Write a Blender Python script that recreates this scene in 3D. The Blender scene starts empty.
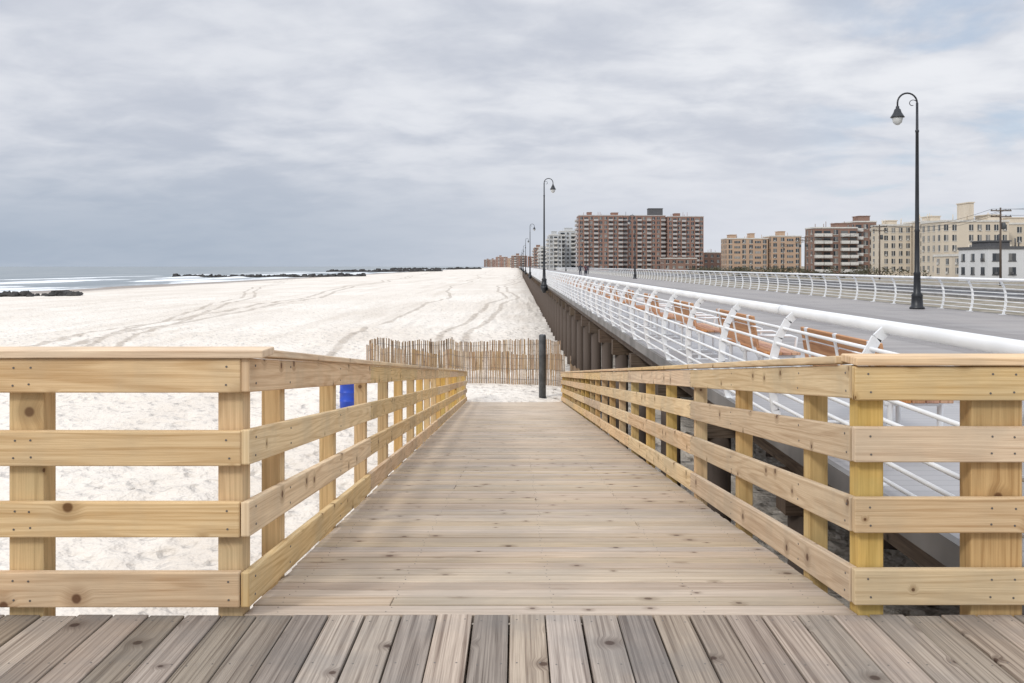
import bpy, math, random
from mathutils import Vector, noise
random.seed(7)
S = bpy.context.scene
F = 900.0; H = 1.45
D0 = 3.75            # far edge of the deck, start of ramp
SL = 0.12            # ramp slope

# ------------------------------------------------------------------ helpers
def link(o, parent=None):
    S.collection.objects.link(o)
    if parent: o.parent = parent
    return o
def srgb(r, g, b):
    f = lambda c: (c/255/12.92) if c/255 <= .04045 else ((c/255+.055)/1.055)**2.4
    return (f(r), f(g), f(b), 1)

class B:
    def __init__(s): s.v=[]; s.f=[]; s.uv=[]; s.r=[]; s.m=[]; s.sm=[]
    def face(s, idx, uv=None, r=0, m=0, sm=False):
        s.f.append(idx); s.uv.append(uv or [(0,0)]*len(idx)); s.r.append(r); s.m.append(m); s.sm.append(sm)
    def hexa(s, c, L, W, Hh, m=0, r=None):
        b=len(s.v); s.v += [tuple(p) for p in c]
        r = random.random() if r is None else r
        ou, ov = random.random()*50, random.random()*50
        def uv(i, end=False):
            l,w,h=(i>>2)&1,(i>>1)&1,i&1
            if end: return (ou+h*Hh*.3, ov+w*W)
            return (ou+l*L, ov+w*W+h*Hh)
        for q,e in (((0,1,3,2),1),((4,6,7,5),1),((0,4,5,1),0),((2,3,7,6),0),((0,2,6,4),0),((1,5,7,3),0)):
            s.face([b+i for i in q],[uv(i,e) for i in q],r,m)
    def beam(s, p0, p1, wv, hv, m=0, r=None):
        p0,p1,wv,hv=Vector(p0),Vector(p1),Vector(wv),Vector(hv)
        c=[]
        for p in (p0,p1):
            for w in (-.5,.5):
                for h in (0,1): c.append(p+wv*w+hv*h)
        s.hexa(c,(p1-p0).length,wv.length,hv.length,m,r)
    def box(s,x0,x1,y0,y1,z0,z1,m=0,r=None,axis='x'):
        if axis=='x': s.beam((x0,(y0+y1)/2,z0),(x1,(y0+y1)/2,z0),(0,y1-y0,0),(0,0,z1-z0),m,r)
        elif axis=='y': s.beam(((x0+x1)/2,y0,z0),((x0+x1)/2,y1,z0),(x1-x0,0,0),(0,0,z1-z0),m,r)
        else: s.beam(((x0+x1)/2,y0,z0),((x0+x1)/2,y0,z1),(x1-x0,0,0),(0,y1-y0,0),m,r)
    def tube(s, pts, rad, n=8, m=0, caps=True, r=0):
        pts=[Vector(p) for p in pts]
        rr = rad if isinstance(rad,(list,tuple)) else [rad]*len(pts)
        rings=[]; up0=None
        for i,p in enumerate(pts):
            t=(pts[min(i+1,len(pts)-1)]-pts[max(i-1,0)]).normalized()
            up=Vector((0,0,1)) if abs(t.z)<.9 else Vector((1,0,0))
            if up0 is not None: up=up0
            a=t.cross(up); 
            if a.length<1e-4: a=t.cross(Vector((0,1,0)))
            a.normalize(); b=a.cross(t).normalized(); up0=b
            base=len(s.v)
            for k in range(n):
                an=2*math.pi*k/n
                s.v.append(tuple(p+(a*math.cos(an)+b*math.sin(an))*rr[i]))
            rings.append(base)
        for i in range(len(rings)-1):
            for k in range(n):
                k2=(k+1)%n
                s.face([rings[i]+k,rings[i]+k2,rings[i+1]+k2,rings[i+1]+k],None,r,m,True)
        if caps:
            s.face([rings[0]+k for k in range(n)],None,r,m); s.face([rings[-1]+k for k in range(n)][::-1],None,r,m)
    def lathe(s, prof, c, n=16, m=0):
        c=Vector(c); rings=[]
        for (r,z) in prof:
            rings.append(len(s.v))
            for k in range(n):
                an=2*math.pi*k/n; s.v.append((c.x+r*math.cos(an),c.y+r*math.sin(an),c.z+z))
        for i in range(len(rings)-1):
            for k in range(n):
                k2=(k+1)%n; s.face([rings[i]+k,rings[i]+k2,rings[i+1]+k2,rings[i+1]+k],None,0,m,True)
        s.face([rings[0]+k for k in range(n)],None,0,m); s.face([rings[-1]+k for k in range(n)],None,0,m)
    def mesh(s,name,mats):
        me=bpy.data.meshes.new(name); me.from_pydata(s.v,[],s.f)
        for m in mats: me.materials.append(m)
        ul=me.uv_layers.new(name="UVMap"); k=0
        flat=[c for u in s.uv for p in u for c in p]
        ul.data.foreach_set("uv",flat)
        me.polygons.foreach_set("material_index",s.m)
        me.polygons.foreach_set("use_smooth",s.sm)
        at=me.attributes.new("rnd",'FLOAT','FACE'); at.data.foreach_set("value",[float(x) for x in s.r])
        import bmesh
        bm=bmesh.new(); bm.from_mesh(me); bmesh.ops.recalc_face_normals(bm,faces=bm.faces); bm.to_mesh(me); bm.free()
        me.update(); return me
    def obj(s,name,mats,parent=None,bevel=0,loc=(0,0,0)):
        o=bpy.data.objects.new(name,s.mesh(name,mats)); o.location=loc; link(o,parent)
        if bevel:
            md=o.modifiers.new("bev",'BEVEL'); md.width=bevel; md.segments=2; md.limit_method='ANGLE'; md.angle_limit=math.radians(50)
        return o

class N:
    def __init__(s,tree): s.t=tree
    def n(s,ty,ins=None,**kw):
        nd=s.t.nodes.new(ty)
        for k,v in kw.items(): setattr(nd,k,v)
        for k,v in (ins or {}).items():
            i=nd.inputs[k]
            if isinstance(v,bpy.types.NodeSocket): s.t.links.new(v,i)
            else: i.default_value=v
        return nd
    def math(s,op,a,b=0,c=0,clamp=False):
        nd=s.n('ShaderNodeMath',{0:a,1:b,2:c},operation=op,use_clamp=clamp); return nd.outputs[0]
    def mix(s,f,a,b,bt='MIX'):
        nd=s.n('ShaderNodeMix',data_type='RGBA',blend_type=bt)
        for k,v in ((0,f),(6,a),(7,b)):
            i=nd.inputs[k]
            if isinstance(v,bpy.types.NodeSocket): s.t.links.new(v,i)
            else: i.default_value=v
        return nd.outputs[2]
    def ramp(s,f,a,b,c=0,d=1,smooth=True):
        nd=s.n('ShaderNodeMapRange',{0:f,1:a,2:b,3:c,4:d})
        nd.interpolation_type='SMOOTHSTEP' if smooth else 'LINEAR'
        return nd.outputs[0]
    def noise(s,vec,scale,detail=4,rough=.55,dist=0):
        return s.n('ShaderNodeTexNoise',{'Vector':vec,'Scale':scale,'Detail':detail,'Roughness':rough,'Distortion':dist}).outputs[0]
    def map(s,vec,scale=(1,1,1),loc=(0,0,0),rot=(0,0,0)):
        return s.n('ShaderNodeMapping',{'Vector':vec,'Scale':scale,'Location':loc,'Rotation':rot}).outputs[0]

def newmat(name):
    m=bpy.data.materials.new(name); m.use_nodes=True; t=m.node_tree; t.nodes.clear()
    n=N(t); out=n.n('ShaderNodeOutputMaterial'); p=n.n('ShaderNodeBsdfPrincipled')
    t.links.new(p.outputs[0],out.inputs[0]); return m,n,p
def setp(n,p,**k):
    for a,v in k.items():
        i=p.inputs[a.replace('_',' ')]
        if isinstance(v,bpy.types.NodeSocket): n.t.links.new(v,i)
        else: i.default_value=v
def plain(name,col,rough=.6,metal=0,var=.12,scale=3,bump=0):
    m,n,p=newmat(name)
    g=n.n('ShaderNodeNewGeometry').outputs['Position']
    no=n.noise(g,scale,3)
    c=n.mix(n.ramp(no,.3,.7),tuple(x*(1-var) for x in col[:3])+(1,),tuple(min(1,x*(1+var)) for x in col[:3])+(1,))
    setp(n,p,Base_Color=c,Roughness=rough,Metallic=metal)
    if bump:
        b=n.n('ShaderNodeBump',{'Height':n.noise(g,scale*6,3),'Strength':bump,'Distance':.02}); setp(n,p,Normal=b.outputs[0])
    return m

def wood(name,light,dark,knot,contrast=1.0,spread=.3,dust=False,rough=.75,knots=.55,grain=1.0,stain=None,rings=.45,stamt=.5,bump=True,ru=.4,rf=60,streak=.4,fineamt=.35):
    m,n,p=newmat(name)
    uv=n.n('ShaderNodeUVMap').outputs[0]
    rn=n.n('ShaderNodeAttribute',attribute_name='rnd').outputs['Fac']
    vo=n.n('ShaderNodeTexVoronoi',{'Vector':uv,'Scale':3.6,'Randomness':1.0},voronoi_dimensions='2D')
    sel=n.n('ShaderNodeSeparateColor',{0:vo.outputs['Color']})
    on=n.math('GREATER_THAN',sel.outputs[0],knots)
    rad=n.math('MULTIPLY_ADD',sel.outputs[1],.065,.025)
    dk=n.math('DIVIDE',vo.outputs['Distance'],rad)
    core=n.math('MULTIPLY',n.ramp(dk,.6,1.1,1,0),on)
    halo=n.math('MULTIPLY',n.ramp(dk,.8,3.4,1,0),on)
    sx=n.n('ShaderNodeSeparateXYZ',{0:uv})
    v2=n.math('ADD',sx.outputs[1],n.math('MULTIPLY',halo,.022))
    rv=n.n('ShaderNodeCombineXYZ',{0:n.math('MULTIPLY',sx.outputs[0],ru),1:n.math('MULTIPLY',v2,8.0*grain),2:n.math('MULTIPLY',rn,40)}).outputs[0]
    fld=n.noise(rv,1.0,1,.4)
    ring=n.math('SINE',n.math('MULTIPLY',fld,rf))
    ring=n.ramp(ring,-.1,1.0)
    vec2=n.n('ShaderNodeCombineXYZ',{0:n.math('MULTIPLY',sx.outputs[0],4),1:n.math('MULTIPLY',v2,190*grain),2:n.math('MULTIPLY',rn,70)}).outputs[0]
    g2=n.noise(vec2,1.0,2,.6)
    vec1=n.n('ShaderNodeCombineXYZ',{0:n.math('MULTIPLY',sx.outputs[0],.7),1:n.math('MULTIPLY',v2,48*grain),2:n.math('MULTIPLY',rn,11)}).outputs[0]
    g1=n.noise(vec1,1.0,2,.6)
    gg=n.math('ADD',n.math('MULTIPLY',ring,rings),n.math('ADD',n.math('MULTIPLY',n.ramp(g2,.38,.68),fineamt),n.math('MULTIPLY',n.ramp(g1,.4,.68),streak)))
    col=n.mix(n.math('MULTIPLY',gg,contrast,clamp=True),light,dark)
    if stain:
        col=n.mix(n.ramp(n.noise(n.n('ShaderNodeNewGeometry').outputs['Position'],1.7,4,.62),.42,.68,0,stamt),col,stain)
    col=n.mix(n.math('MULTIPLY',halo,.5),col,tuple((a+b)/2 for a,b in zip(dark,knot)))
    col=n.mix(n.math('MULTIPLY',core,.9),col,knot)
    hs=n.n('ShaderNodeHueSaturation',{'Hue':n.math('MULTIPLY_ADD',n.math('FRACT',n.math('MULTIPLY',rn,7.3)),.014,.493),
       'Saturation':n.math('MULTIPLY_ADD',n.math('FRACT',n.math('MULTIPLY',rn,3.7)),.35,.80),
       'Value':n.math('MULTIPLY_ADD',rn,spread,1-spread/2),'Color':col}).outputs[0]
    if dust:
        g=n.n('ShaderNodeNewGeometry').outputs['Position']; y=n.n('ShaderNodeSeparateXYZ',{0:g}).outputs[1]
        dn=n.noise(g,1.1,5,.65)
        a=n.math('ADD',n.ramp(y,4,33,-.26,.40,False),dn)
        hs=n.mix(n.ramp(a,.42,.95,0,.75),hs,srgb(214,198,178))
    setp(n,p,Base_Color=hs,Roughness=rough)
    if bump:
        bp=n.n('ShaderNodeBump',{'Height':g2,'Strength':.35,'Distance':.004}); setp(n,p,Normal=bp.outputs[0])
    p.inputs['Specular IOR Level'].default_value=.3
    return m

# ------------------------------------------------------------------ materials
M_pine=wood("pine_lumber",(.73,.545,.33,1),(.47,.30,.15,1),(.11,.05,.02,1),.85,.30,knots=.28,stain=(.45,.36,.24,1),rings=.42,rf=70)
M_post=wood("pine_post",(.66,.45,.20,1),(.43,.265,.10,1),(.13,.06,.02,1),.9,.26,knots=.5,stain=(.42,.35,.17,1))
M_deck=wood("weathered_deck",(.41,.34,.27,1),(.15,.112,.084,1),(.06,.035,.024,1),1.0,.56,knots=.42,stain=(.22,.195,.17,1),grain=1.5,rings=.38,ru=.22,rf=55,streak=.42,fineamt=.35,stamt=.65)
M_ramp=wood("ramp_planks",(.53,.43,.325,1),(.32,.24,.165,1),(.11,.065,.04,1),.9,.30,dust=True,knots=.45,stain=(.34,.285,.225,1),rings=.35)
M_pile=wood("timber_pile",(.15,.11,.08,1),(.07,.05,.036,1),(.02,.015,.01,1),1,.4,bump=False)
M_fence=wood("fence_lath",(.40,.28,.17,1),(.24,.155,.09,1),(.12,.07,.04,1),1,.7,bump=False)
M_bench=wood("bench_slat",(.58,.29,.15,1),(.36,.155,.075,1),(.2,.09,.05,1),.9,.3,knots=.9,bump=False)
M_white=plain("white_painted_steel",(.78,.79,.80),.38,0,.07,2)
M_screw=plain("screw_steel",(.16,.145,.13),.5,.5)
M_black=plain("black_painted_metal",(.022,.024,.028),.4,.2,.2)
M_glassl=plain("lamp_glass",(.55,.56,.55),.2)
M_conc=plain("concrete",(.22,.21,.20),.85,0,.25,1.2)
M_darkpost=plain("grey_steel_post",(.09,.095,.10),.55,.3,.25,4)
M_blue=plain("blue_plastic",(.015,.06,.42),.4)
M_rock=plain("jetty_rock",(.045,.042,.04),.9,0,.5,.6)

# sand
m,n,p=newmat("beach_sand"); M_sand=m
g=n.n('ShaderNodeNewGeometry').outputs['Position']; sp=n.n('ShaderNodeSeparateXYZ',{0:g}); X,Y=sp.outputs[0],sp.outputs[1]
big=n.noise(g,.05,4,.6); mid=n.noise(g,.8,5,.6)
stretch=n.noise(n.map(g,(.30,.018,1)),1,5,.65)
col=n.mix(n.ramp(big,.35,.65),(.73,.665,.585,1),(.80,.745,.67,1))
col=n.mix(n.ramp(stretch,.46,.68,0,.65),col,(.62,.55,.47,1))
col=n.mix(n.ramp(mid,.48,.72,0,.42),col,(.61,.545,.465,1))
vn=n.math('MULTIPLY_ADD',n.noise(n.n('ShaderNodeCombineXYZ',{0:0.0,1:n.math('MULTIPLY',Y,.012),2:3.0}).outputs[0],1,2),12,-6)
tr=None
for cx,sl,w in ((-3.4,.012,.14),(-5.2,.012,.14),(-9.5,-.02,.14),(-12,-.22,.14),(-13.8,-.22,.14),(-33,-.5,.2),(-35.2,-.5,.2),(-24,-.06,.2),(-26,-.06,.2)):
    u=n.math('SUBTRACT',n.math('SUBTRACT',X,n.math('MULTIPLY_ADD',Y,sl,cx)),vn)
    a=n.ramp(n.math('ABSOLUTE',u),w,w*2.6,1,0)
    tr=a if tr is None else n.math('MAXIMUM',tr,a)
tr=n.math('MULTIPLY',tr,n.ramp(Y,36,46,0,1))
tr=n.math('MULTIPLY',tr,n.ramp(mid,.3,.6,.4,1))
col=n.mix(n.math('MULTIPLY',tr,.68),col,(.39,.33,.27,1))
wet=n.ramp(n.math('MULTIPLY_ADD',big,12,X),-95,-86,1,0)
col=n.mix(wet,col,(.31,.26,.22,1))
land=n.ramp(X,16,19)
col=n.mix(land,col,n.mix(n.ramp(mid,.4,.6),(.20,.18,.13,1),(.34,.30,.25,1)))
bv=n.n('ShaderNodeTexVoronoi',{'Vector':g,'Scale':2.3},feature='F1')
hgt=n.math('ADD',n.math('MULTIPLY',n.ramp(bv.outputs['Distance'],.05,.5),.5),n.math('MULTIPLY',n.noise(g,1.2,4,.62),1.8))
bp=n.n('ShaderNodeBump',{'Height':hgt,'Strength':1.0,'Distance':.17})
setp(n,p,Base_Color=col,Roughness=n.math('MULTIPLY_ADD',wet,-.5,.95),Normal=bp.outputs[0]); p.inputs['Specular IOR Level'].default_value=.2

# sea
m,n,p=newmat("sea_water"); M_sea=m
g=n.n('ShaderNodeNewGeometry').outputs['Position']
fo=n.n('ShaderNodeAttribute',attribute_name='foam').outputs['Fac']
fn=n.noise(n.map(g,(.35,.05,1)),1,6,.7)
fm=n.ramp(n.math('ADD',fo,n.math('MULTIPLY_ADD',fn,1.5,-.75)),.38,.66)
wc=n.mix(n.ramp(n.noise(n.map(g,(.05,.008,1)),1,3),.35,.65),(.13,.17,.19,1),(.22,.25,.26,1))
bp=n.n('ShaderNodeBump',{'Height':n.noise(n.map(g,(.6,.18,1)),1,5,.6),'Strength':.6,'Distance':.6})
setp(n,p,Base_Color=n.mix(n.math('MULTIPLY',fm,.92),wc,(.80,.82,.83,1)),Roughness=n.math('MULTIPLY_ADD',fm,.5,.28),Normal=bp.outputs[0])

# boardwalk planks
m,n,p=newmat("boardwalk_planks"); M_bw=m
g=n.n('ShaderNodeNewGeometry').outputs['Position']
br=n.n('ShaderNodeTexBrick',{'Vector':g,'Color1':(.22,.205,.20,1),'Color2':(.33,.31,.30,1),'Mortar':(.06,.055,.05,1),'Scale':1.0,'Mortar Size':.007,'Mortar Smooth':.2,'Brick Width':3.0,'Row Height':.145})
sp=n.n('ShaderNodeSeparateXYZ',{0:g})
c=n.mix(n.ramp(n.noise(n.map(g,(.7,.15,1)),1,4),.3,.7,0,.5),br.outputs[0],(.35,.32,.30,1))
lane=n.math('MULTIPLY',n.ramp(sp.outputs[0],7.4,7.5),n.ramp(sp.outputs[0],10.5,10.6,1,0))
c=n.mix(n.math('MULTIPLY',lane,.5),c,(.18,.165,.16,1))
near=n.ramp(sp.outputs[0],4.6,4.7,1,0)
c=n.mix(n.math('MULTIPLY',near,.55),c,(.42,.42,.43,1))
setp(n,p,Base_Color=c,Roughness=.7)
M_road=plain("asphalt",(.055,.055,.058),.85,0,.2,.5)

# ------------------------------------------------------------------ ground
def axis(parts):
    out=[]
    for a,b,s in parts:
        k=max(1,round((b-a)/s)); out+=[a+(b-a)*i/k for i in range(k)]
    out.append(parts[-1][1]); return out
xs=axis([(-400,-160,20),(-160,-60,5),(-60,-22,1.4),(-22,-12,.5),(-12,3,.15),(3,14,1.1),(14,20,1),(20,120,20),(120,1200,180),(1200,8000,1700)])
ys=axis([(-400,-20,40),(-20,2,2.2),(2,36,.16),(36,70,.6),(70,160,3),(160,600,20),(600,2000,100),(2000,9000,1000)])
def sandz(x,y):
    if x>-45: z=-3.42
    elif x>-125: z=-3.42-(-45-x)/80*1.15
    else: z=-4.57-(-125-x)*.04
    if x>14: z+= min(1,(x-14)/2)*2.2
    if -60<x<14 and y<160:
        k=1.0
        if abs(x)<3 and 29<y<37: k=.3
        v=Vector((x,y,0))
        z+=k*(.15*noise.noise(v*.35)+.15*noise.noise(v*.9+Vector((5,1,0)))+.10*noise.noise(v*2.0))
        z-=k*.15*max(0,noise.noise(v*2.7+Vector((0,9,2)))-.05)
    if abs(x)<4 and 30<y<37: z+=.09*math.exp(-((y-33.4)/1.3)**2)*(1-abs(x)/4)
    if -9<x<4 and 34<y<48:
        z+=.22*math.exp(-((y-39)/3.5)**2)
    return z
bb=B()
for y in ys:
    for x in xs: bb.v.append((x,y,sandz(x,y)))
W=len(xs)
for j in range(len(ys)-1):
    for i in range(W-1): bb.face([j*W+i,j*W+i+1,(j+1)*W+i+1,(j+1)*W+i],sm=True)
bb.obj("sand_beach_ground",[M_sand])

# sea with breaking waves
xs2=axis([(-9000,-1500,1500),(-1500,-300,100),(-300,-90,2.5)])
ys2=axis([(-600,60,30),(60,700,5),(700,2500,30),(2500,9500,1000)])
bb=B(); foam=[]
for y in ys2:
    for x in xs2:
        z=-4.42; f=0
        off=9*noise.noise(Vector((y*.008,3.3,0)))
        if y<2500:
            for xc,hh,ph in ((-112,.35,1),(-124,.55,2),(-142,.8,3),(-170,.7,4),(-215,.5,5)):
                c=xc+off+6*noise.noise(Vector((y*.018,ph*7.7,0)))
                a=max(0,.42+1.3*noise.noise(Vector((y*.013,ph*3.1,9))))
                a=min(1,a)
                d=x-c
                z+=hh*a*math.exp(-(d/2.6)**2)
                f=max(f,(.55+.45*a)*math.exp(-((d-2)/(6.5 if xc>-150 else 4.0))**2)*(1 if a>.2 else .5))
            if x>-124: f=max(f,.44)
        bb.v.append((x,y,z)); foam.append(f)
W=len(xs2)
for j in range(len(ys2)-1):
    for i in range(W-1): bb.face([j*W+i,j*W+i+1,(j+1)*W+i+1,(j+1)*W+i],sm=True)
sea=bb.obj("sea_water",[M_sea])
at=sea.data.attributes.new("foam",'FLOAT','POINT'); at.data.foreach_set("value",foam)

# rock jetties
def jetty(name,y,x0,x1,w,hh,n_):
    b=B()
    for i in range(n_):
        t=random.random(); x=x0+(x1-x0)*t; yy=y+random.gauss(0,w*.3)
        s_=random.uniform(.45,1.15)*hh*(1 if random.random()<.85 else 1.4)
        zb=max(-4.6,sandz(x,yy))+random.uniform(-.2,.6)*hh*(1-abs(yy-y)/w)
        base=len(b.v); nn=7
        ax,ay=random.uniform(.7,1.3),random.uniform(.8,1.4); ro=random.random()*6
        for (r,z) in ((.8,-.5),(1,.0),(.62,.55)):
            for k in range(nn):
                an=2*math.pi*k/nn+ro; q=random.uniform(.8,1.15)
                b.v.append((x+ax*s_*r*q*math.cos(an),yy+ay*s_*r*q*math.sin(an),zb+s_*z*random.uniform(.6,1.3)))
        for rr in range(2):
            for k in range(nn):
                k2=(k+1)%nn; b.face([base+rr*nn+k,base+rr*nn+k2,base+(rr+1)*nn+k2,base+(rr+1)*nn+k])
        b.face([base+2*nn+k for k in range(nn)])
    b.obj(name,[M_rock])
jetty("rock_jetty",163,-150,-79,4,.95,190)
jetty("rock_jetty",470,-180,-80,7,1.6,240)
jetty("rock_jetty",900,-190,-75,9,2.4,260)
jetty("rock_jetty",1500,-210,-60,12,3.0,260)

# ------------------------------------------------------------------ foreground deck
deck=B(); sc=B()
def screw(x,y,z,nrm='z',r=.0045):
    t=.0018
    if nrm=='z': sc.tube([(x,y,z-.003),(x,y,z+t)],r,7)
    elif nrm=='y': sc.tube([(x,y+.003,z),(x,y-t,z)],r,7)
    elif nrm=='x': sc.tube([(x-.003,y,z),(x+t,y,z)],r,7)
    else: sc.tube([(x+.003,y,z),(x-t,y,z)],r,7)
px=.1495; x=-9.0
while x<2.32:
    j=random.uniform(-.0018,.0018)
    w=.1425
    y1=D0-.002-random.uniform(0,.007)
    zt=random.uniform(-.0035,.002)
    deck.box(x+j,x+j+w,-.6,y1,-.038,zt,axis='y')
    deck.box(x+j,x+j+w,-5.0,-.606,-.038,random.uniform(-.002,.001),axis='y')
    for yy in (3.68,3.28,2.88,2.48,1.6,.8,0):
        for q in (.03,.114): screw(x+j+q+random.uniform(-.006,.006),yy+random.uniform(-.012,.012),zt-.0008,r=.0038)
    x+=px
dk=deck.obj("wooden_deck",[M_deck],bevel=.005)
jo=B()
for yy in (3.66,3.26,2.86,2.46,1.6,.8,0,-1,-2,-3,-4): jo.box(-9,2.3,yy-.02,yy+.02,-.29,-.041)
jo.box(-9,2.3,3.70,3.745,-.30,-.042)
for xx in (-8.5,-5.5,-2.5,.5,2.0):
    for yy in (3.4,0,-4): jo.tube([(xx,yy,-.3),(xx,yy,-5)],.15,10)
jo.obj("joists",[M_pile],parent=dk)
sc.obj("screws",[M_screw],parent=dk)

# ------------------------------------------------------------------ ramp
YE=32.6
def XL(y): return -1.104-.0244*(y-D0)
def XR(y): return 1.3875+.0072*(y-D0)
def RZ(y): return -SL*(y-D0)
rp=B(); sc=B()
pb=.1465; y=D0+.006
while y<YE:
    bw_=.1385
    y1=y+bw_
    zj=random.uniform(-.003,.002)
    xl,xr=XL(y)-.03-random.uniform(0,.01),XR(y)+.03+random.uniform(0,.01)
    rows=[(xl,xr)]
    if random.random()<.22:
        c=random.choice([-.55,.15,.8]); rows=[(xl,c-.0015),(c+.0015,xr)]
    for a,b in rows:
        rp.beam((a,(y+y1)/2,RZ((y+y1)/2)-.038+zj),(b,(y+y1)/2+random.uniform(-.002,.002),RZ((y+y1)/2)-.038+zj),(0,bw_,-bw_*SL),(0,0,.038))
    if y<11:
        for c in (xl+.12,-.55,.15,.8,xr-.12):
            for q in (.035,.105): screw(c+random.uniform(-.015,.015),y+q+random.uniform(-.006,.006),RZ(y+q)+zj-.0008,r=.0032)
    y+=pb
ro=rp.obj("wooden_ramp",[M_ramp],bevel=.005)
st=B()
for f_ in (XL,XR,lambda y:-.55,lambda y:.15,lambda y:.8):
    st.beam((f_(D0),D0+.01,RZ(D0)-.28),(f_(YE),YE,RZ(YE)-.28),(.04,0,0),(0,0,.238))
st.obj("stringers",[M_pile],parent=ro)
sc.obj("screws",[M_screw],parent=ro)

# ------------------------------------------------------------------ wooden railings
def ramp_rail(name, fx, side, ZB, capz, front):
    b=B(); post=B()
    global sc
    sc=B()
    t=.038
    ps=[D0+.006]; y=4.41
    while y<YE-.2: ps.append(y); y+=1.445
    ps.append(YE-.12)
    for i,y in enumerate(ps):
        w=.105 if i==0 else .092
        xc=fx(y)+side*(t+.003+w/2)
        post.beam((xc,y,max(-4.2,min(-3.9,RZ(y)-.6))),(xc+random.uniform(-.004,.004),y,RZ(y+w)+capz-.002),(w,0,0),(0,w,0))
        for zb,h in ZB:
            for q in (.035,.11):
                screw(fx(y), y+.045+random.uniform(-.012,.012), RZ(y+.045)+zb+q, 'x' if side<0 else '-x', .005)
    ends=[0,3,6,9,12,15,18,len(ps)-1]
    ends=[e for e in ends if e<len(ps)]
    if ends[-1]!=len(ps)-1: ends.append(len(ps)-1)
    for zb,h in ZB:
        for a,c in zip(ends[:-1],ends[1:]):
            ya=ps[a]+.045+.002 if a else D0+(.012 if side>0 else -.035)
            yc=ps[c]+.045-.002 if c<len(ps)-1 else YE+.05
            j=random.uniform(-.006,.006); j2=random.uniform(-.006,.006)
            b.beam((fx(ya)+side*t/2,ya,RZ(ya)+zb+j),(fx(yc)+side*t/2,yc,RZ(yc)+zb+j2),(t,0,0),(0,0,h))
    cw=.158
    for a,c in zip(ends[:-1],ends[1:]):
        ya=ps[a]+.045+.001 if a else D0+.125
        yc=ps[c]+.045-.001 if c<len(ps)-1 else YE+.06
        b.beam((fx(ya)+side*(cw/2-.018),ya,RZ(ya)+capz+.008),(fx(yc)+side*(cw/2-.018),yc,RZ(yc)+capz+.008),(cw,0,0),(0,0,.034))
    x0,x1=front
    for k,(zb,h) in enumerate(ZB):
        j=random.uniform(-.003,.003)
        b.box(x0,x1+random.uniform(-.004,.004),D0-.040,D0-.003,zb+j,zb+h+j)
    b.box(x0,x1+(.10 if side<0 else 0),D0-.056,D0+.122,capz+.003,capz+.037)
    if side<0:
        fp=[-2.045,-3.5,-5.0,-6.5,-8.0]; fw=[.146]*5
    else:
        fp=[2.0]; fw=[.215]
    for xc,w in zip(fp,fw):
        post.beam((xc,D0+.002,-4.0),(xc,D0+.002,capz-.001),(w,0,0),(0,.10,0))
        for zb,h in ZB:
            for q in (.035,.11):
                for sx_ in (-.03,.035): screw(xc+sx_*w/.146+random.uniform(-.006,.006),D0-.040,zb+q+random.uniform(-.006,.006),'y',.0045)
    xc=(x1-.05) if side<0 else (x0+.06)
    for zb,h in ZB:
        for q in (.035,.11): screw(xc+random.uniform(-.008,.008),D0-.040,zb+q,'y',.0045)
    o=b.obj(name,[M_pine],bevel=.006)
    post.obj("posts",[M_post],parent=o,bevel=.005)
    sc.obj("screws",[M_screw],parent=o)
ramp_rail("wooden_railing",XL,-1,[(.038,.145),(.330,.145),(.622,.145),(.925,.140)],1.067,(-8.6,-1.143))
ramp_rail("wooden_railing",XR,1,[(.050,.148),(.345,.145),(.638,.145),(.895,.140)],1.037,(1.392,2.42))

# steel post at the foot of the ramp
b=B(); b.lathe([(.13,-.6),(.13,2.3),(.125,2.34),(.09,2.37)],(0,0,0),20)
b.lathe([(.17,-.02),(.17,.03),(.135,.04)],(0,0,.02),20)
b.obj("steel_bollard_post",[M_darkpost],loc=(.93,32.9,-3.42))

# blue barrel
b=B()
b.lathe([(.26,0),(.285,.04),(.29,.26),(.305,.28),(.29,.30),(.29,.56),(.305,.58),(.29,.6),(.285,.84),(.30,.86),(.30,.89),(.27,.89),(.265,.3)],(0,0,0),24)
b.obj("blue_trash_barrel",[M_blue],loc=(-5.85,31.2,-3.50))

# ------------------------------------------------------------------ snow fence
def snow_fence(name,pts,h=1.22):
    b=B(); wires=[[],[],[]]
    for (a,c) in zip(pts[:-1],pts[1:]):
        a,c=Vector((a[0],a[1],0)),Vector((c[0],c[1],0)); L=(c-a).length; k=int(L/.074); d=(c-a).normalized()
        for i in range(k):
            q=a+d*(i*.074); s=.12*math.sin(i*.11+a.x)
            x,y=q.x-d.y*s*.6,q.y+d.x*s*.6
            z=sandz(x,y)-.02; hh=h+.05*math.sin(i*.07+a.y)+random.uniform(-.03,.03)
            ln=random.gauss(0,.02)
            b.beam((x,y,z),(x+d.x*ln,y+d.y*ln,z+hh),d*random.uniform(.038,.05),Vector((-d.y,d.x,0))*.012)
            for w,t in zip(wires,(.18,.5,.84)): w.append((x,y-.006,z+h*t))
            if i%40==0: b.tube([(x,y+.05,z-.1),(x,y+.05,z+h+.06)],.03,7)
    for w in wires: b.tube(w,.006,4,1)
    b.obj(name,[M_fence,M_screw])
snow_fence("sand_fence",[(-6.5,39.0),(-3.2,37.2),(-.2,36.2),(1.95,35.6)],1.28)
snow_fence("sand_fence",[(-6.4,39.2),(-3.0,41.5),(.5,41.0),(2.0,40.0)],1.4)
snow_fence("sand_fence",[(2.05,35.4),(2.1,30.5),(2.2,24.0)],1.2)

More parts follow.
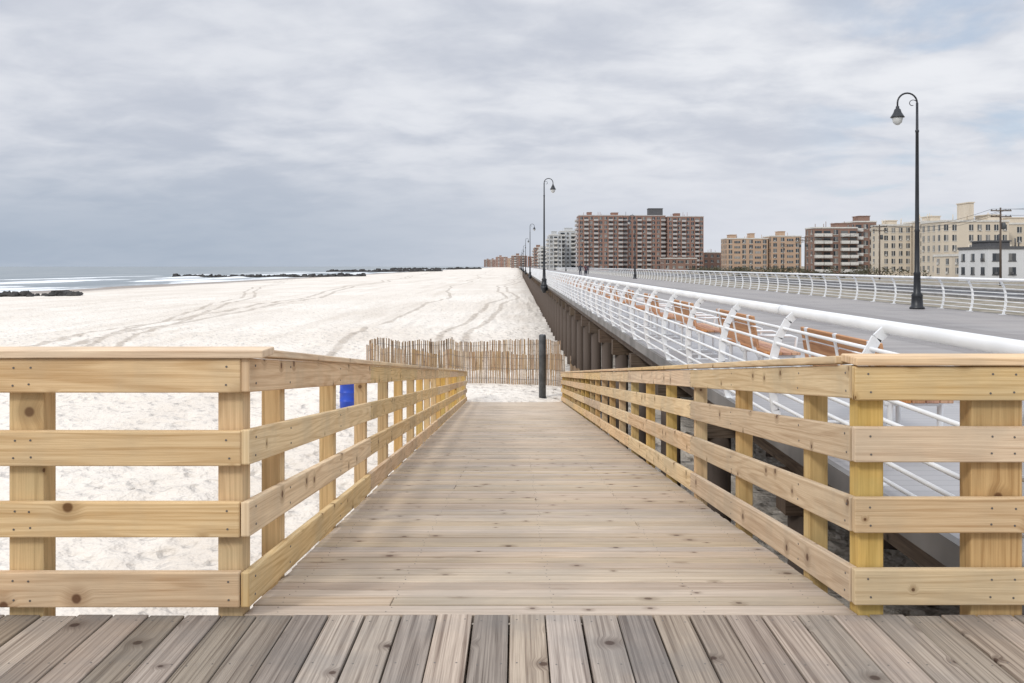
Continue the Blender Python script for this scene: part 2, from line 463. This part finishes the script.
# ------------------------------------------------------------------ boardwalk
BX0,BX1=2.33,14.6
b=B()
b.box(BX0,BX1,-60,2600,-.10,0.0,0,axis='y')
o=b.obj("boardwalk",[M_bw])
e=B()
e.box(BX0-.06,BX0-.003,3.80,2600,-.14,.012,0,axis='y')
e.box(BX1+.003,BX1+.06,-60,2600,-.24,.012,0,axis='y')
e.obj("edge_curb",[M_conc],parent=o)
u=B()
for xx in (2.6,5,7.5,10,12.5,14.3): u.box(xx-.09,xx+.09,-60,700,-.42,-.103,axis='y')
y=4.6
while y<420:
    u.box(2.42,14.4,y-.15,y+.15,-.80,-.423)
    for xx in (2.66,6.5,10.5,14.1): u.tube([(xx,y,-.80),(xx,y,-4.6)],.17,10)
    y+=3.66
u.obj("piles_and_beams",[M_pile],parent=o)
w=B(); w.box(14.0,14.2,-60,2600,-4.4,-.43,0,axis='y')  # added wall: blocks light from the far side, keeps the boardwalk underside dark
w.obj("light_blocking_wall",[M_pile])

# white steel railings
def metal_rail(name,x,s,y0,y1):
    b=B()
    prof=[(-.02,-.16),(-.03,.0),(-.085,.18),(-.115,.40),(-.105,.62),(-.055,.82),(.03,.97),(.10,1.03)]
    y=y0; i=0
    while y<min(y1,330):
        for (a,c) in zip(prof[:-1],prof[1:]):
            n_=Vector((c[0]-a[0],0,c[1]-a[1])).normalized(); pv=Vector((n_.z*s,0,-n_.x))*.068
            b.beam((x+s*a[0],y,a[1]-.002),(x+s*c[0],y,c[1]+.002),pv,(0,.022,0))
        b.box(x-.07,x+.09,y-.06,y+.08,.001,.016)
        if i%3==2 and y<60: b.tube([(x+s*.11,y+.35,1.04),(x+s*.11,y+.43,1.04)],.0495,14)
        y+=1.95; i+=1
    for k,(dx,z) in enumerate([(-.075,.12),(-.10,.25),(-.122,.38),(-.122,.51),(-.105,.64),(-.07,.77),(-.01,.90)]):
        b.tube([(x+s*dx,yy,z) for yy in (y0-.1,60,200,y1)],.0145,7)
    b.tube([(x+s*.11,yy,1.04) for yy in (y0-.2,60,200,y1)],.046,14)
    b.obj(name,[M_white])
metal_rail("white_steel_railing",2.36,1,4.02,1600)
metal_rail("white_steel_railing",14.45,-1,-20,1600)

# benches
def bench_mesh():
    b=B(); L=1.85
    for yy in (-.75,0,.75):
        b.tube([(.12,yy,0),(.12,yy,.40),(.10,yy,.43)],.024,8,1)
        b.tube([(.50,yy,0),(.50,yy,.40)],.024,8,1)
        b.tube([(.52,yy,.405),(.08,yy,.405),(.03,yy,.50),(-.04,yy,.88)],.022,8,1)
        b.tube([(.50,yy,.40),(.53,yy,.62),(.45,yy,.64),(.02,yy,.64)],.017,8,1)
        b.box(.06,.56,yy-.05,yy+.05,.0,.012,1)
    for k in range(4): b.box(.11+k*.105,.205+k*.105,-L/2,L/2,.43,.462,0,axis='y')
    for k in range(3):
        z=.52+k*.125; x=.045-.02*k-.01
        b.beam((x,-L/2,z),(x,L/2,z),(.03,0,.004),(-.018,0,.105),0)
    return b.mesh("park_bench",[M_bench,M_white])
bm_=bench_mesh(); y=7.6
for i in range(24):
    o=bpy.data.objects.new("park_bench",bm_); o.location=(2.72,y,0); link(o); md=o.modifiers.new("bev",'BEVEL'); md.width=.004; md.limit_method='ANGLE'
    y+=3.55 if i%4 else 3.6

# street lamps
def lamp_mesh(Ht,pad=False):
    b=B(); zt=Ht-.36
    b.lathe([(.24,0),(.24,.06),(.19,.10),(.175,.42),(.19,.46),(.12,.56),(.105,1.15),(.125,1.18),(.085,1.26),(.075,2.6),(.09,2.63),(.068,2.7),(.05,zt-1.0),(.062,zt-.98),(.062,zt-.92),(.045,zt-.9),(.040,zt)],(0,0,0),14)
    if pad:
        b.lathe([(.10,-.55),(.24,-.30),(.26,-.004)],(0,0,0),14); b.box(.05,.30,-.08,.08,-.38,-.145)
    pts=[(0,0,zt-.02)]; R=.33
    for k in range(13):
        a=math.pi*k/12; pts.append((R-R*math.cos(a),0,zt+R*math.sin(a)))
    pts.append((2*R,0,zt-.12)); b.tube(pts,.03,8)
    sp_=[]
    for k in range(16):
        a=k/15*math.pi*1.6; r=.16-.006*k; sp_.append((.15+r*math.cos(math.pi-a),0,zt-.02+r*math.sin(math.pi-a)*.9))
    b.tube(sp_,.013,6)
    b.lathe([(.035,-.10),(.06,-.13),(.055,-.18),(.10,-.22),(.13,-.32),(.19,-.42),(.225,-.47),(.23,-.49),(.19,-.485)],(2*R,0,zt),16)
    b.lathe([(.165,-.482),(.175,-.53),(.14,-.66),(.06,-.74),(.01,-.75)],(2*R,0,zt),16,1)
    return b.mesh("street_lamp",[M_black,M_glassl])
LR=lamp_mesh(7.3); LL=lamp_mesh(8.0,True)
for i in range(8):
    o=bpy.data.objects.new("street_lamp",LR); o.location=(13.47,30.3+72.5*i,0); o.rotation_euler=(0,0,math.pi); link(o)
    if i: o=bpy.data.objects.new("street_lamp",LL); o.location=(2.02,-5.5+72.5*i,0); link(o)

# ------------------------------------------------------------------ buildings
def brick(name,c1,c2,mo):
    m,n,p=newmat(name)
    g=n.n('ShaderNodeNewGeometry').outputs['Position']; sp=n.n('ShaderNodeSeparateXYZ',{0:g})
    v=n.n('ShaderNodeCombineXYZ',{0:n.math('ADD',sp.outputs[0],sp.outputs[1]),1:sp.outputs[2],2:0.0}).outputs[0]
    br=n.n('ShaderNodeTexBrick',{'Vector':v,'Color1':c1,'Color2':c2,'Mortar':mo,'Scale':4.0,'Mortar Size':.03})
    c=n.mix(n.ramp(n.noise(g,.12,4),.35,.7,0,.35),br.outputs[0],tuple(x*.7 for x in c1[:3])+(1,))
    st=n.noise(n.map(g,(.8,.8,.06)),1,3); c=n.mix(n.ramp(st,.5,.75,0,.3),c,tuple(min(1,x*1.25) for x in c2[:3])+(1,))
    setp(n,p,Base_Color=c,Roughness=.85); return m
BR_red=brick("red_brown_brick",(.265,.125,.088,1),(.32,.16,.115,1),(.32,.25,.21,1))
BR_tan=brick("tan_brick",(.44,.27,.175,1),(.49,.33,.215,1),(.45,.38,.30,1))
BR_brown=brick("brown_brick",(.22,.12,.09,1),(.27,.15,.11,1),(.28,.22,.18,1))
BR_cream=brick("cream_brick",(.60,.51,.40,1),(.66,.57,.46,1),(.6,.55,.45,1))
BR_grey=brick("grey_brick",(.46,.48,.49,1),(.54,.55,.56,1),(.5,.5,.5,1))
BR_white=brick("white_siding",(.66,.67,.67,1),(.72,.72,.72,1),(.5,.5,.5,1))
m,n,p=newmat("window_glass"); M_win=m
rn=n.n('ShaderNodeAttribute',attribute_name='rnd').outputs['Fac']
setp(n,p,Base_Color=n.mix(n.ramp(rn,.45,1.0,0,1,False),(.04,.047,.055,1),(.28,.27,.25,1)),Roughness=.12)
M_trim=plain("pale_trim",(.62,.60,.56),.7)
M_roof=plain("roof_felt",(.10,.10,.105),.9)
def building(name,x0,x1,y0,y1,z0,z1,floors,pat,spat,wall,trim=None,roof=(),win=(1.5,1.5),band=False,roofmat=None):
    root=bpy.data.objects.new(name,None); link(root)
    w=B(); w.box(x0,x1,y0,y1,z0,z1,0); 
    t=B(); g=B()
    t.box(x0-.15,x1+.15,y0-.15,y1+.15,z1+.003,z1+.45)
    fh=(z1-z0-1.0)/floors
    def face(T,Wd,pt):
        bays=len(pt); bw=Wd/bays
        def bx(B_,u0,u1,d0,d1,za,zb,r=None):
            a=T(u0,d0); c=T(u1,d1)
            B_.box(min(a[0],c[0]),max(a[0],c[0]),min(a[1],c[1]),max(a[1],c[1]),za,zb,0,r)
        for fl in range(floors):
            zb=z0+.6+fl*fh
            if band: bx(t,0,Wd,.004,.10,zb+fh-.35,zb+fh-.05)
            for j,ch in enumerate(pt):
                c=(j+.5)*bw
                if ch=='.': continue
                if ch=='w':
                    ww=min(win[0],bw*.62)/2; wh=win[1]; zz=zb+fh*.33
                    bx(t,c-ww-.1,c+ww+.1,.004,.09,zz-.16,zz-.02)
                    bx(g,c-ww,c-.05,.004,.05,zz,zz+wh); bx(g,c+.05,c+ww,.004,.05,zz,zz+wh)
                    bx(t,c-.045,c+.045,.004,.08,zz,zz+wh)
                    if random.random()<.3: bx(t,c-ww*.5,c+ww*.1,.06,.40,zz+.02,zz+.40)
                if ch=='b':
                    ww=bw*.46
                    bx(g,c-ww*.85,c+ww*.85,.004,.05,zb+.18,zb+fh*.82)
                    bx(t,c-ww,c+ww,.004,1.4,zb,zb+.16)
                    bx(t,c-ww,c+ww,1.32,1.40,zb+.22,zb+1.05)
                    bx(t,c-ww,c-ww+.08,.06,1.3,zb+.22,zb+1.05); bx(t,c+ww-.08,c+ww,.06,1.3,zb+.22,zb+1.05)
                if ch=='s':
                    ww=bw*.42
                    bx(g,c-ww,c+ww,.004,.05,zb+fh*.35,zb+fh*.78)
                    for q in (-.5,0,.5): bx(t,c+ww*q-.05,c+ww*q+.05,.051,.09,zb+fh*.35,zb+fh*.78)
    face(lambda u,d:(x0+u,y0-d),x1-x0,pat)
    face(lambda u,d:(x0-d,y0+u),y1-y0,spat)
    r=B()
    for (a,b_,h) in roof:
        xa,xb=x0+(x1-x0)*a,x0+(x1-x0)*b_
        r.box(xa,xb,y0+2,min(y1-2,y0+8),z1+.46,z1+.46+h)
        r.box(xa-.2,xb+.2,y0+1.8,min(y1-1.8,y0+8.2),z1+.463+h,z1+.7+h)
    for k in range(6):
        xx=random.uniform(x0+1,x1-1); r.tube([(xx,y0+3,z1+.45),(xx,y0+3,z1+.45+random.uniform(.8,2.2))],.1,6)
    w.obj("walls",[wall],root); t.obj("trim_and_balconies",[trim or M_trim],root); g.obj("windows",[M_win],root)
    r.obj("roof_structures",[roofmat or wall],root)
    return root
G=-1.3
M_balc=plain("balcony_concrete",(.46,.43,.41),.7)
building("apartment_tower",33,56.5,480,498,G,28.2,12,"wbwbwwbwb","wbbw",BR_red,M_balc,((.2,.3,1.4),(.75,.9,1.2)))
building("apartment_tower",57,80,485,508,G,28.4,12,"bwwbwbwwb","wwww",BR_red,M_balc,((.62,.95,3.6),),roofmat=M_roof)
building("apartment_tower",80.6,99.5,480,503,G,27.6,12,"wbwbwwbw","wwww",BR_red,M_balc,((.2,.35,1.4),))
building("apartment_building",94.5,113,405,417,G,13.6,6,"wswwsw","www",BR_tan,None,((.1,.25,1.4),(.6,.7,2.0)),(1.6,1.6))
building("apartment_building",113.6,127,402,416,G,14.6,6,"wwsw","wwww",BR_tan,None,((.3,.5,1.8),),(1.6,1.6))
building("apartment_building",99,113.5,300,309,G,14.0,6,"bbwbb","ww",BR_brown,M_trim,((.55,.8,1.2),))
building("apartment_building",113.8,121,303,315,G,16.2,6,"bwb","www",BR_brown,M_trim,((.3,.8,1.6),))
building("apartment_building",101.5,109.6,250,258,G,12.6,6,"wwww","ww",BR_cream,None,((.3,.6,1.0),),(1.0,1.3))
building("apartment_building",109.9,117,246,256,G,13.4,6,"wwww","www",BR_cream,None,((.6,.95,1.2),),(1.0,1.3))
building("apartment_building",101.5,117.5,215,226,G,12.0,5,"ww.wwwww","wwww",BR_cream,None,((.47,.54,4.2),(.75,.95,1.2)),(1.0,1.4))
building("apartment_building",118,150,220,236,G,11.6,5,"wwwswwwsww","wwww",BR_cream,None,((.1,.3,1.2),),(1.1,1.4))
building("apartment_tower",21.5,30,600,640,G,22,8,"wbw","wbbwbbw",BR_grey,None,((.2,.6,2),),(1.6,1.6))
building("apartment_tower",30.5,42,640,670,G,26,9,"bwb","wbbwbb",BR_grey,None,((.3,.8,2),),(1.6,1.6))
building("apartment_tower",19,27,720,790,G,17,6,"bwb","wbbwbbwbb",BR_white,None,(),(1.6,1.6))
building("apartment_tower",16.5,26,860,930,G,19,7,"wbw","wbbwbbw",BR_brown,None,((.2,.6,2),),(1.6,1.6))
building("apartment_building",72,88,440,452,G,5.0,2,"wwsww","www",BR_brown)
building("apartment_building",104,118,520,540,G,9,3,"wwww","www",BR_brown)
building("low_white_building",78.5,92,150,160,G,4.3,2,"wwwww","www",BR_white,M_roof,((.1,.35,.8),),(1.2,1.2),roofmat=M_roof)
building("low_white_building",88,104,178,190,G,3.4,2,"wwwww","www",BR_cream,None,(),(1.2,1.2))
random.seed(3)
for (xa,xb,yy,hh,mm) in ((-8,14,1250,17,BR_brown),(14,40,1150,15,BR_red),(-45,-20,1900,22,BR_red),(-18,8,1750,18,BR_tan),(-75,-50,2400,20,BR_brown),(-110,-80,3000,24,BR_brown),(-50,-10,2900,26,BR_tan)):
    building("distant_apartment_building",xa,xb,yy,yy+30,G,G+hh,max(3,int(hh/3)),"wbwwbw","www",mm,None,((.3,.5,2.5),))

# street behind the boardwalk
b=B(); b.box(40,50,-100,2600,-1.35,-1.14,axis='y'); rd=b.obj("street",[M_road])
b=B()
for yy in range(-90,1200,9): b.box(44.93,45.07,yy,yy+3,-1.14,-1.134,axis='y')
b.obj("lane_markings",[M_white],parent=rd)
b=B(); b.box(37.8,39.98,-100,2600,-1.35,-1.0,axis='y'); b.box(50.02,52.2,-100,2600,-1.35,-1.0,axis='y'); b.obj("pavement",[M_conc])

# low shrubs between the buildings
M_leaf=plain("shrub_foliage",(.075,.07,.04),.9,0,.4,.8)
b=B(); random.seed(11)
for i in range(230):
    cx=random.uniform(55,140); cy=random.uniform(180,470)
    if cx/cy<.19: continue
    R=random.uniform(.7,1.9)
    for k in range(55):
        d=Vector((random.gauss(0,1),random.gauss(0,1),random.gauss(0,1))).normalized()*R*random.uniform(.55,1.1)
        c=Vector((cx,cy,G+R*.7))+Vector((d.x*1.3,d.y,d.z*.8))
        if c.z<G: continue
        q=len(b.v)
        for _ in range(3): b.v.append(tuple(c+Vector((random.uniform(-.4,.4),random.uniform(-.4,.4),random.uniform(-.35,.35)))))
        b.face([q,q+1,q+2],r=random.random())
b.obj("shrub_row",[M_leaf])

# utility poles
def util_pole(x,y,h):
    b=B(); b.tube([(0,0,0),(0,0,h)],[.17,.11],9)
    for z in (h-.5,h-1.3):
        b.box(-1.4,1.4,-.19,-.12,z,z+.15)
        for q in (-1.25,-.65,.65,1.25): b.lathe([(.03,0),(.07,.06),(.03,.18)],(q,-.155,z+.15),8,1)
    b.lathe([(.24,0),(.28,.05),(.28,.8),(.22,.9)],(.39,0,h-2.9),12,1)
    b.obj("utility_pole",[M_pile,M_darkpost],loc=(x,y,G))
PX=[(65.0,121,10.6),(70.5,175,10.8),(80,250,11),(95,303,12),(108,365,12)]
for q in PX: util_pole(*q)
w=B()
PW=[(60,60,11)]+PX
util_pole(*PW[0])
for (a,c) in zip(PW[:-1],PW[1:]):
    for off,dz in ((-1.25,0),(.65,0),(1.25,0),(-.65,-.8)):
        pts=[]
        for k in range(13):
            t=k/12; pts.append((a[0]+(c[0]-a[0])*t+off,a[1]+(c[1]-a[1])*t-.155,G+a[2]-.20+dz+(c[2]-a[2])*t-1.2*4*t*(1-t)))
        w.tube(pts,.022,4)
w.obj("overhead_wires",[M_black])

# ------------------------------------------------------------------ walkers on the boardwalk
M_skin=plain("skin",(.45,.27,.19),.6); M_hair=plain("hair",(.03,.02,.015),.7)
M_jk=plain("dark_jacket",(.03,.035,.05),.8); M_jk2=plain("maroon_jacket",(.10,.04,.045),.8); M_pt=plain("trousers",(.04,.045,.07),.8); M_shoe=plain("shoes",(.02,.02,.02),.6)
def person(loc,rot,jk,sc_=1.0):
    J=[(0,0,.95,.13),(0,0,1.15,.13),(0,0,1.38,.15),(0,0,1.50,.06),(0,.02,1.60,.095),(0,.02,1.71,.08),
       (.19,0,1.42,.065),(.25,-.08,1.15,.05),(.25,.06,.92,.038),(.25,.09,.82,.04),
       (-.19,0,1.42,.065),(-.25,.06,1.15,.05),(-.24,.22,.95,.038),(-.24,.27,.87,.04),
       (.10,0,.88,.10),(.11,.16,.50,.07),(.11,.12,.09,.045),(.12,.28,.04,.04),
       (-.10,0,.88,.10),(-.11,.02,.48,.07),(-.11,-.28,.14,.045),(-.12,-.16,.04,.04)]
    E=[(0,1),(1,2),(2,3),(3,4),(4,5),(2,6),(6,7),(7,8),(8,9),(2,10),(10,11),(11,12),(12,13),(0,14),(14,15),(15,16),(16,17),(0,18),(18,19),(19,20),(20,21)]
    me=bpy.data.meshes.new("tmp"); me.from_pydata([j[:3] for j in J],E,[])
    o=bpy.data.objects.new("tmp",me); link(o)
    o.modifiers.new("s",'SKIN')
    if not me.skin_vertices:
        bpy.context.view_layer.objects.active=o; o.select_set(True)
        bpy.ops.mesh.customdata_skin_add()
    sv=me.skin_vertices[0].data
    for i,j in enumerate(J): sv[i].radius=(j[3],j[3]*.85)
    sv[0].use_root=True
    o.modifiers.new("ss",'SUBSURF').levels=2
    dg=bpy.context.evaluated_depsgraph_get(); nm=bpy.data.meshes.new_from_object(o.evaluated_get(dg)); bpy.data.objects.remove(o)
    nm.materials.clear()
    for mm in (M_skin,M_hair,jk,M_pt,M_shoe): nm.materials.append(mm)
    for p_ in nm.polygons:
        p_.use_smooth=True; c=p_.center
        if c.z>1.53: p_.material_index=1 if (c.z>1.68 or c.y<.0) else 0
        elif c.z<.10: p_.material_index=4
        elif abs(c.x)>.19 and c.z<.92: p_.material_index=0
        elif c.z<.90: p_.material_index=3
        else: p_.material_index=2
    q=bpy.data.objects.new("person_walking",nm); q.location=loc; q.rotation_euler=(0,0,rot); q.scale=(sc_,)*3; link(q)
person((8.3,118,0),0,M_jk); person((9.0,118.4,0),.1,M_jk2,.95); person((11.8,150,0),3.1,M_jk)

# ------------------------------------------------------------------ camera
cam=bpy.data.objects.new("camera",bpy.data.cameras.new("camera")); link(cam); S.camera=cam
cam.location=(0,0,H); cam.rotation_euler=(math.radians(90),0,0)
cam.data.sensor_width=36; cam.data.lens=F/1024*36
cam.data.shift_x=-5/1024; cam.data.shift_y=-(341.5-266)/1024
cam.data.clip_start=.05; cam.data.clip_end=30000

# ------------------------------------------------------------------ light
sd=Vector((-.60,-.68,.66)).normalized()
su=bpy.data.objects.new("sun",bpy.data.lights.new("sun",'SUN')); link(su)
su.data.energy=1.5; su.data.angle=math.radians(10); su.data.color=(1,.96,.89)
su.rotation_euler=sd.to_track_quat('Z','Y').to_euler()
wd=bpy.data.worlds.new("World"); S.world=wd; wd.use_nodes=True; t=wd.node_tree; t.nodes.clear(); n=N(t)
out=n.n('ShaderNodeOutputWorld'); bg=n.n('ShaderNodeBackground'); t.links.new(bg.outputs[0],out.inputs[0])
sky=n.n('ShaderNodeTexSky'); sky.sky_type='NISHITA'; sky.sun_disc=False
sky.sun_elevation=math.asin(sd.z); sky.sun_rotation=math.atan2(sd.x,sd.y); sky.air_density=1.0; sky.dust_density=1.0
d=n.n('ShaderNodeTexCoord').outputs['Generated']; dn=n.n('ShaderNodeVectorMath',{0:d},operation='NORMALIZE').outputs[0]
sp=n.n('ShaderNodeSeparateXYZ',{0:dn}); z=n.math('MAXIMUM',sp.outputs[2],0)
k=n.math('DIVIDE',1,n.math('ADD',z,.20))
pv=n.n('ShaderNodeCombineXYZ',{0:n.math('MULTIPLY',sp.outputs[0],k),1:n.math('MULTIPLY',sp.outputs[1],k),2:0.0}).outputs[0]
c1=n.noise(n.map(pv,(1.5,1.7,1),(3.1,1.7,0)),1.0,6,.52,.25)
c2=n.noise(n.map(pv,(5.0,6.0,1),(7,2,0),(0,0,.35)),1.0,4,.55,.3)
cc=n.math('ADD',n.math('MULTIPLY',c1,.66),n.math('MULTIPLY',c2,.34))
tex=n.ramp(cc,.34,.64)
el=n.ramp(z,.02,.20); lr=n.ramp(sp.outputs[0],-.40,.36)
low=n.mix(lr,srgb(171,183,199),srgb(221,224,232))
base=n.mix(el,low,srgb(212,215,224))
bright=n.mix(lr,srgb(225,228,235),srgb(236,238,243))
dark=n.mix(.45,base,srgb(178,187,203))
amt=n.ramp(z,.03,.16,.12,1.0)
cl=n.mix(tex,n.mix(amt,base,dark),n.mix(amt,base,bright))
blue=n.mix(1.0,sky.outputs[0],(.10,.10,.10,1),'MULTIPLY')
gap=n.math('MULTIPLY',n.ramp(c1,.50,.40),n.ramp(sp.outputs[0],.25,.42))
cl=n.mix(n.math('MULTIPLY',gap,.5),cl,n.mix(.6,blue,srgb(184,206,232)))
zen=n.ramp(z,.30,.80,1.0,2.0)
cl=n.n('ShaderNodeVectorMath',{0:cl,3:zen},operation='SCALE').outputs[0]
cl=n.mix(n.ramp(sp.outputs[2],-.02,-.001,1,0),cl,(.35,.33,.30,1))
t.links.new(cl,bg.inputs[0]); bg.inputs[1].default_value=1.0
S.view_settings.view_transform='Standard'; S.view_settings.look='None'; S.view_settings.exposure=0
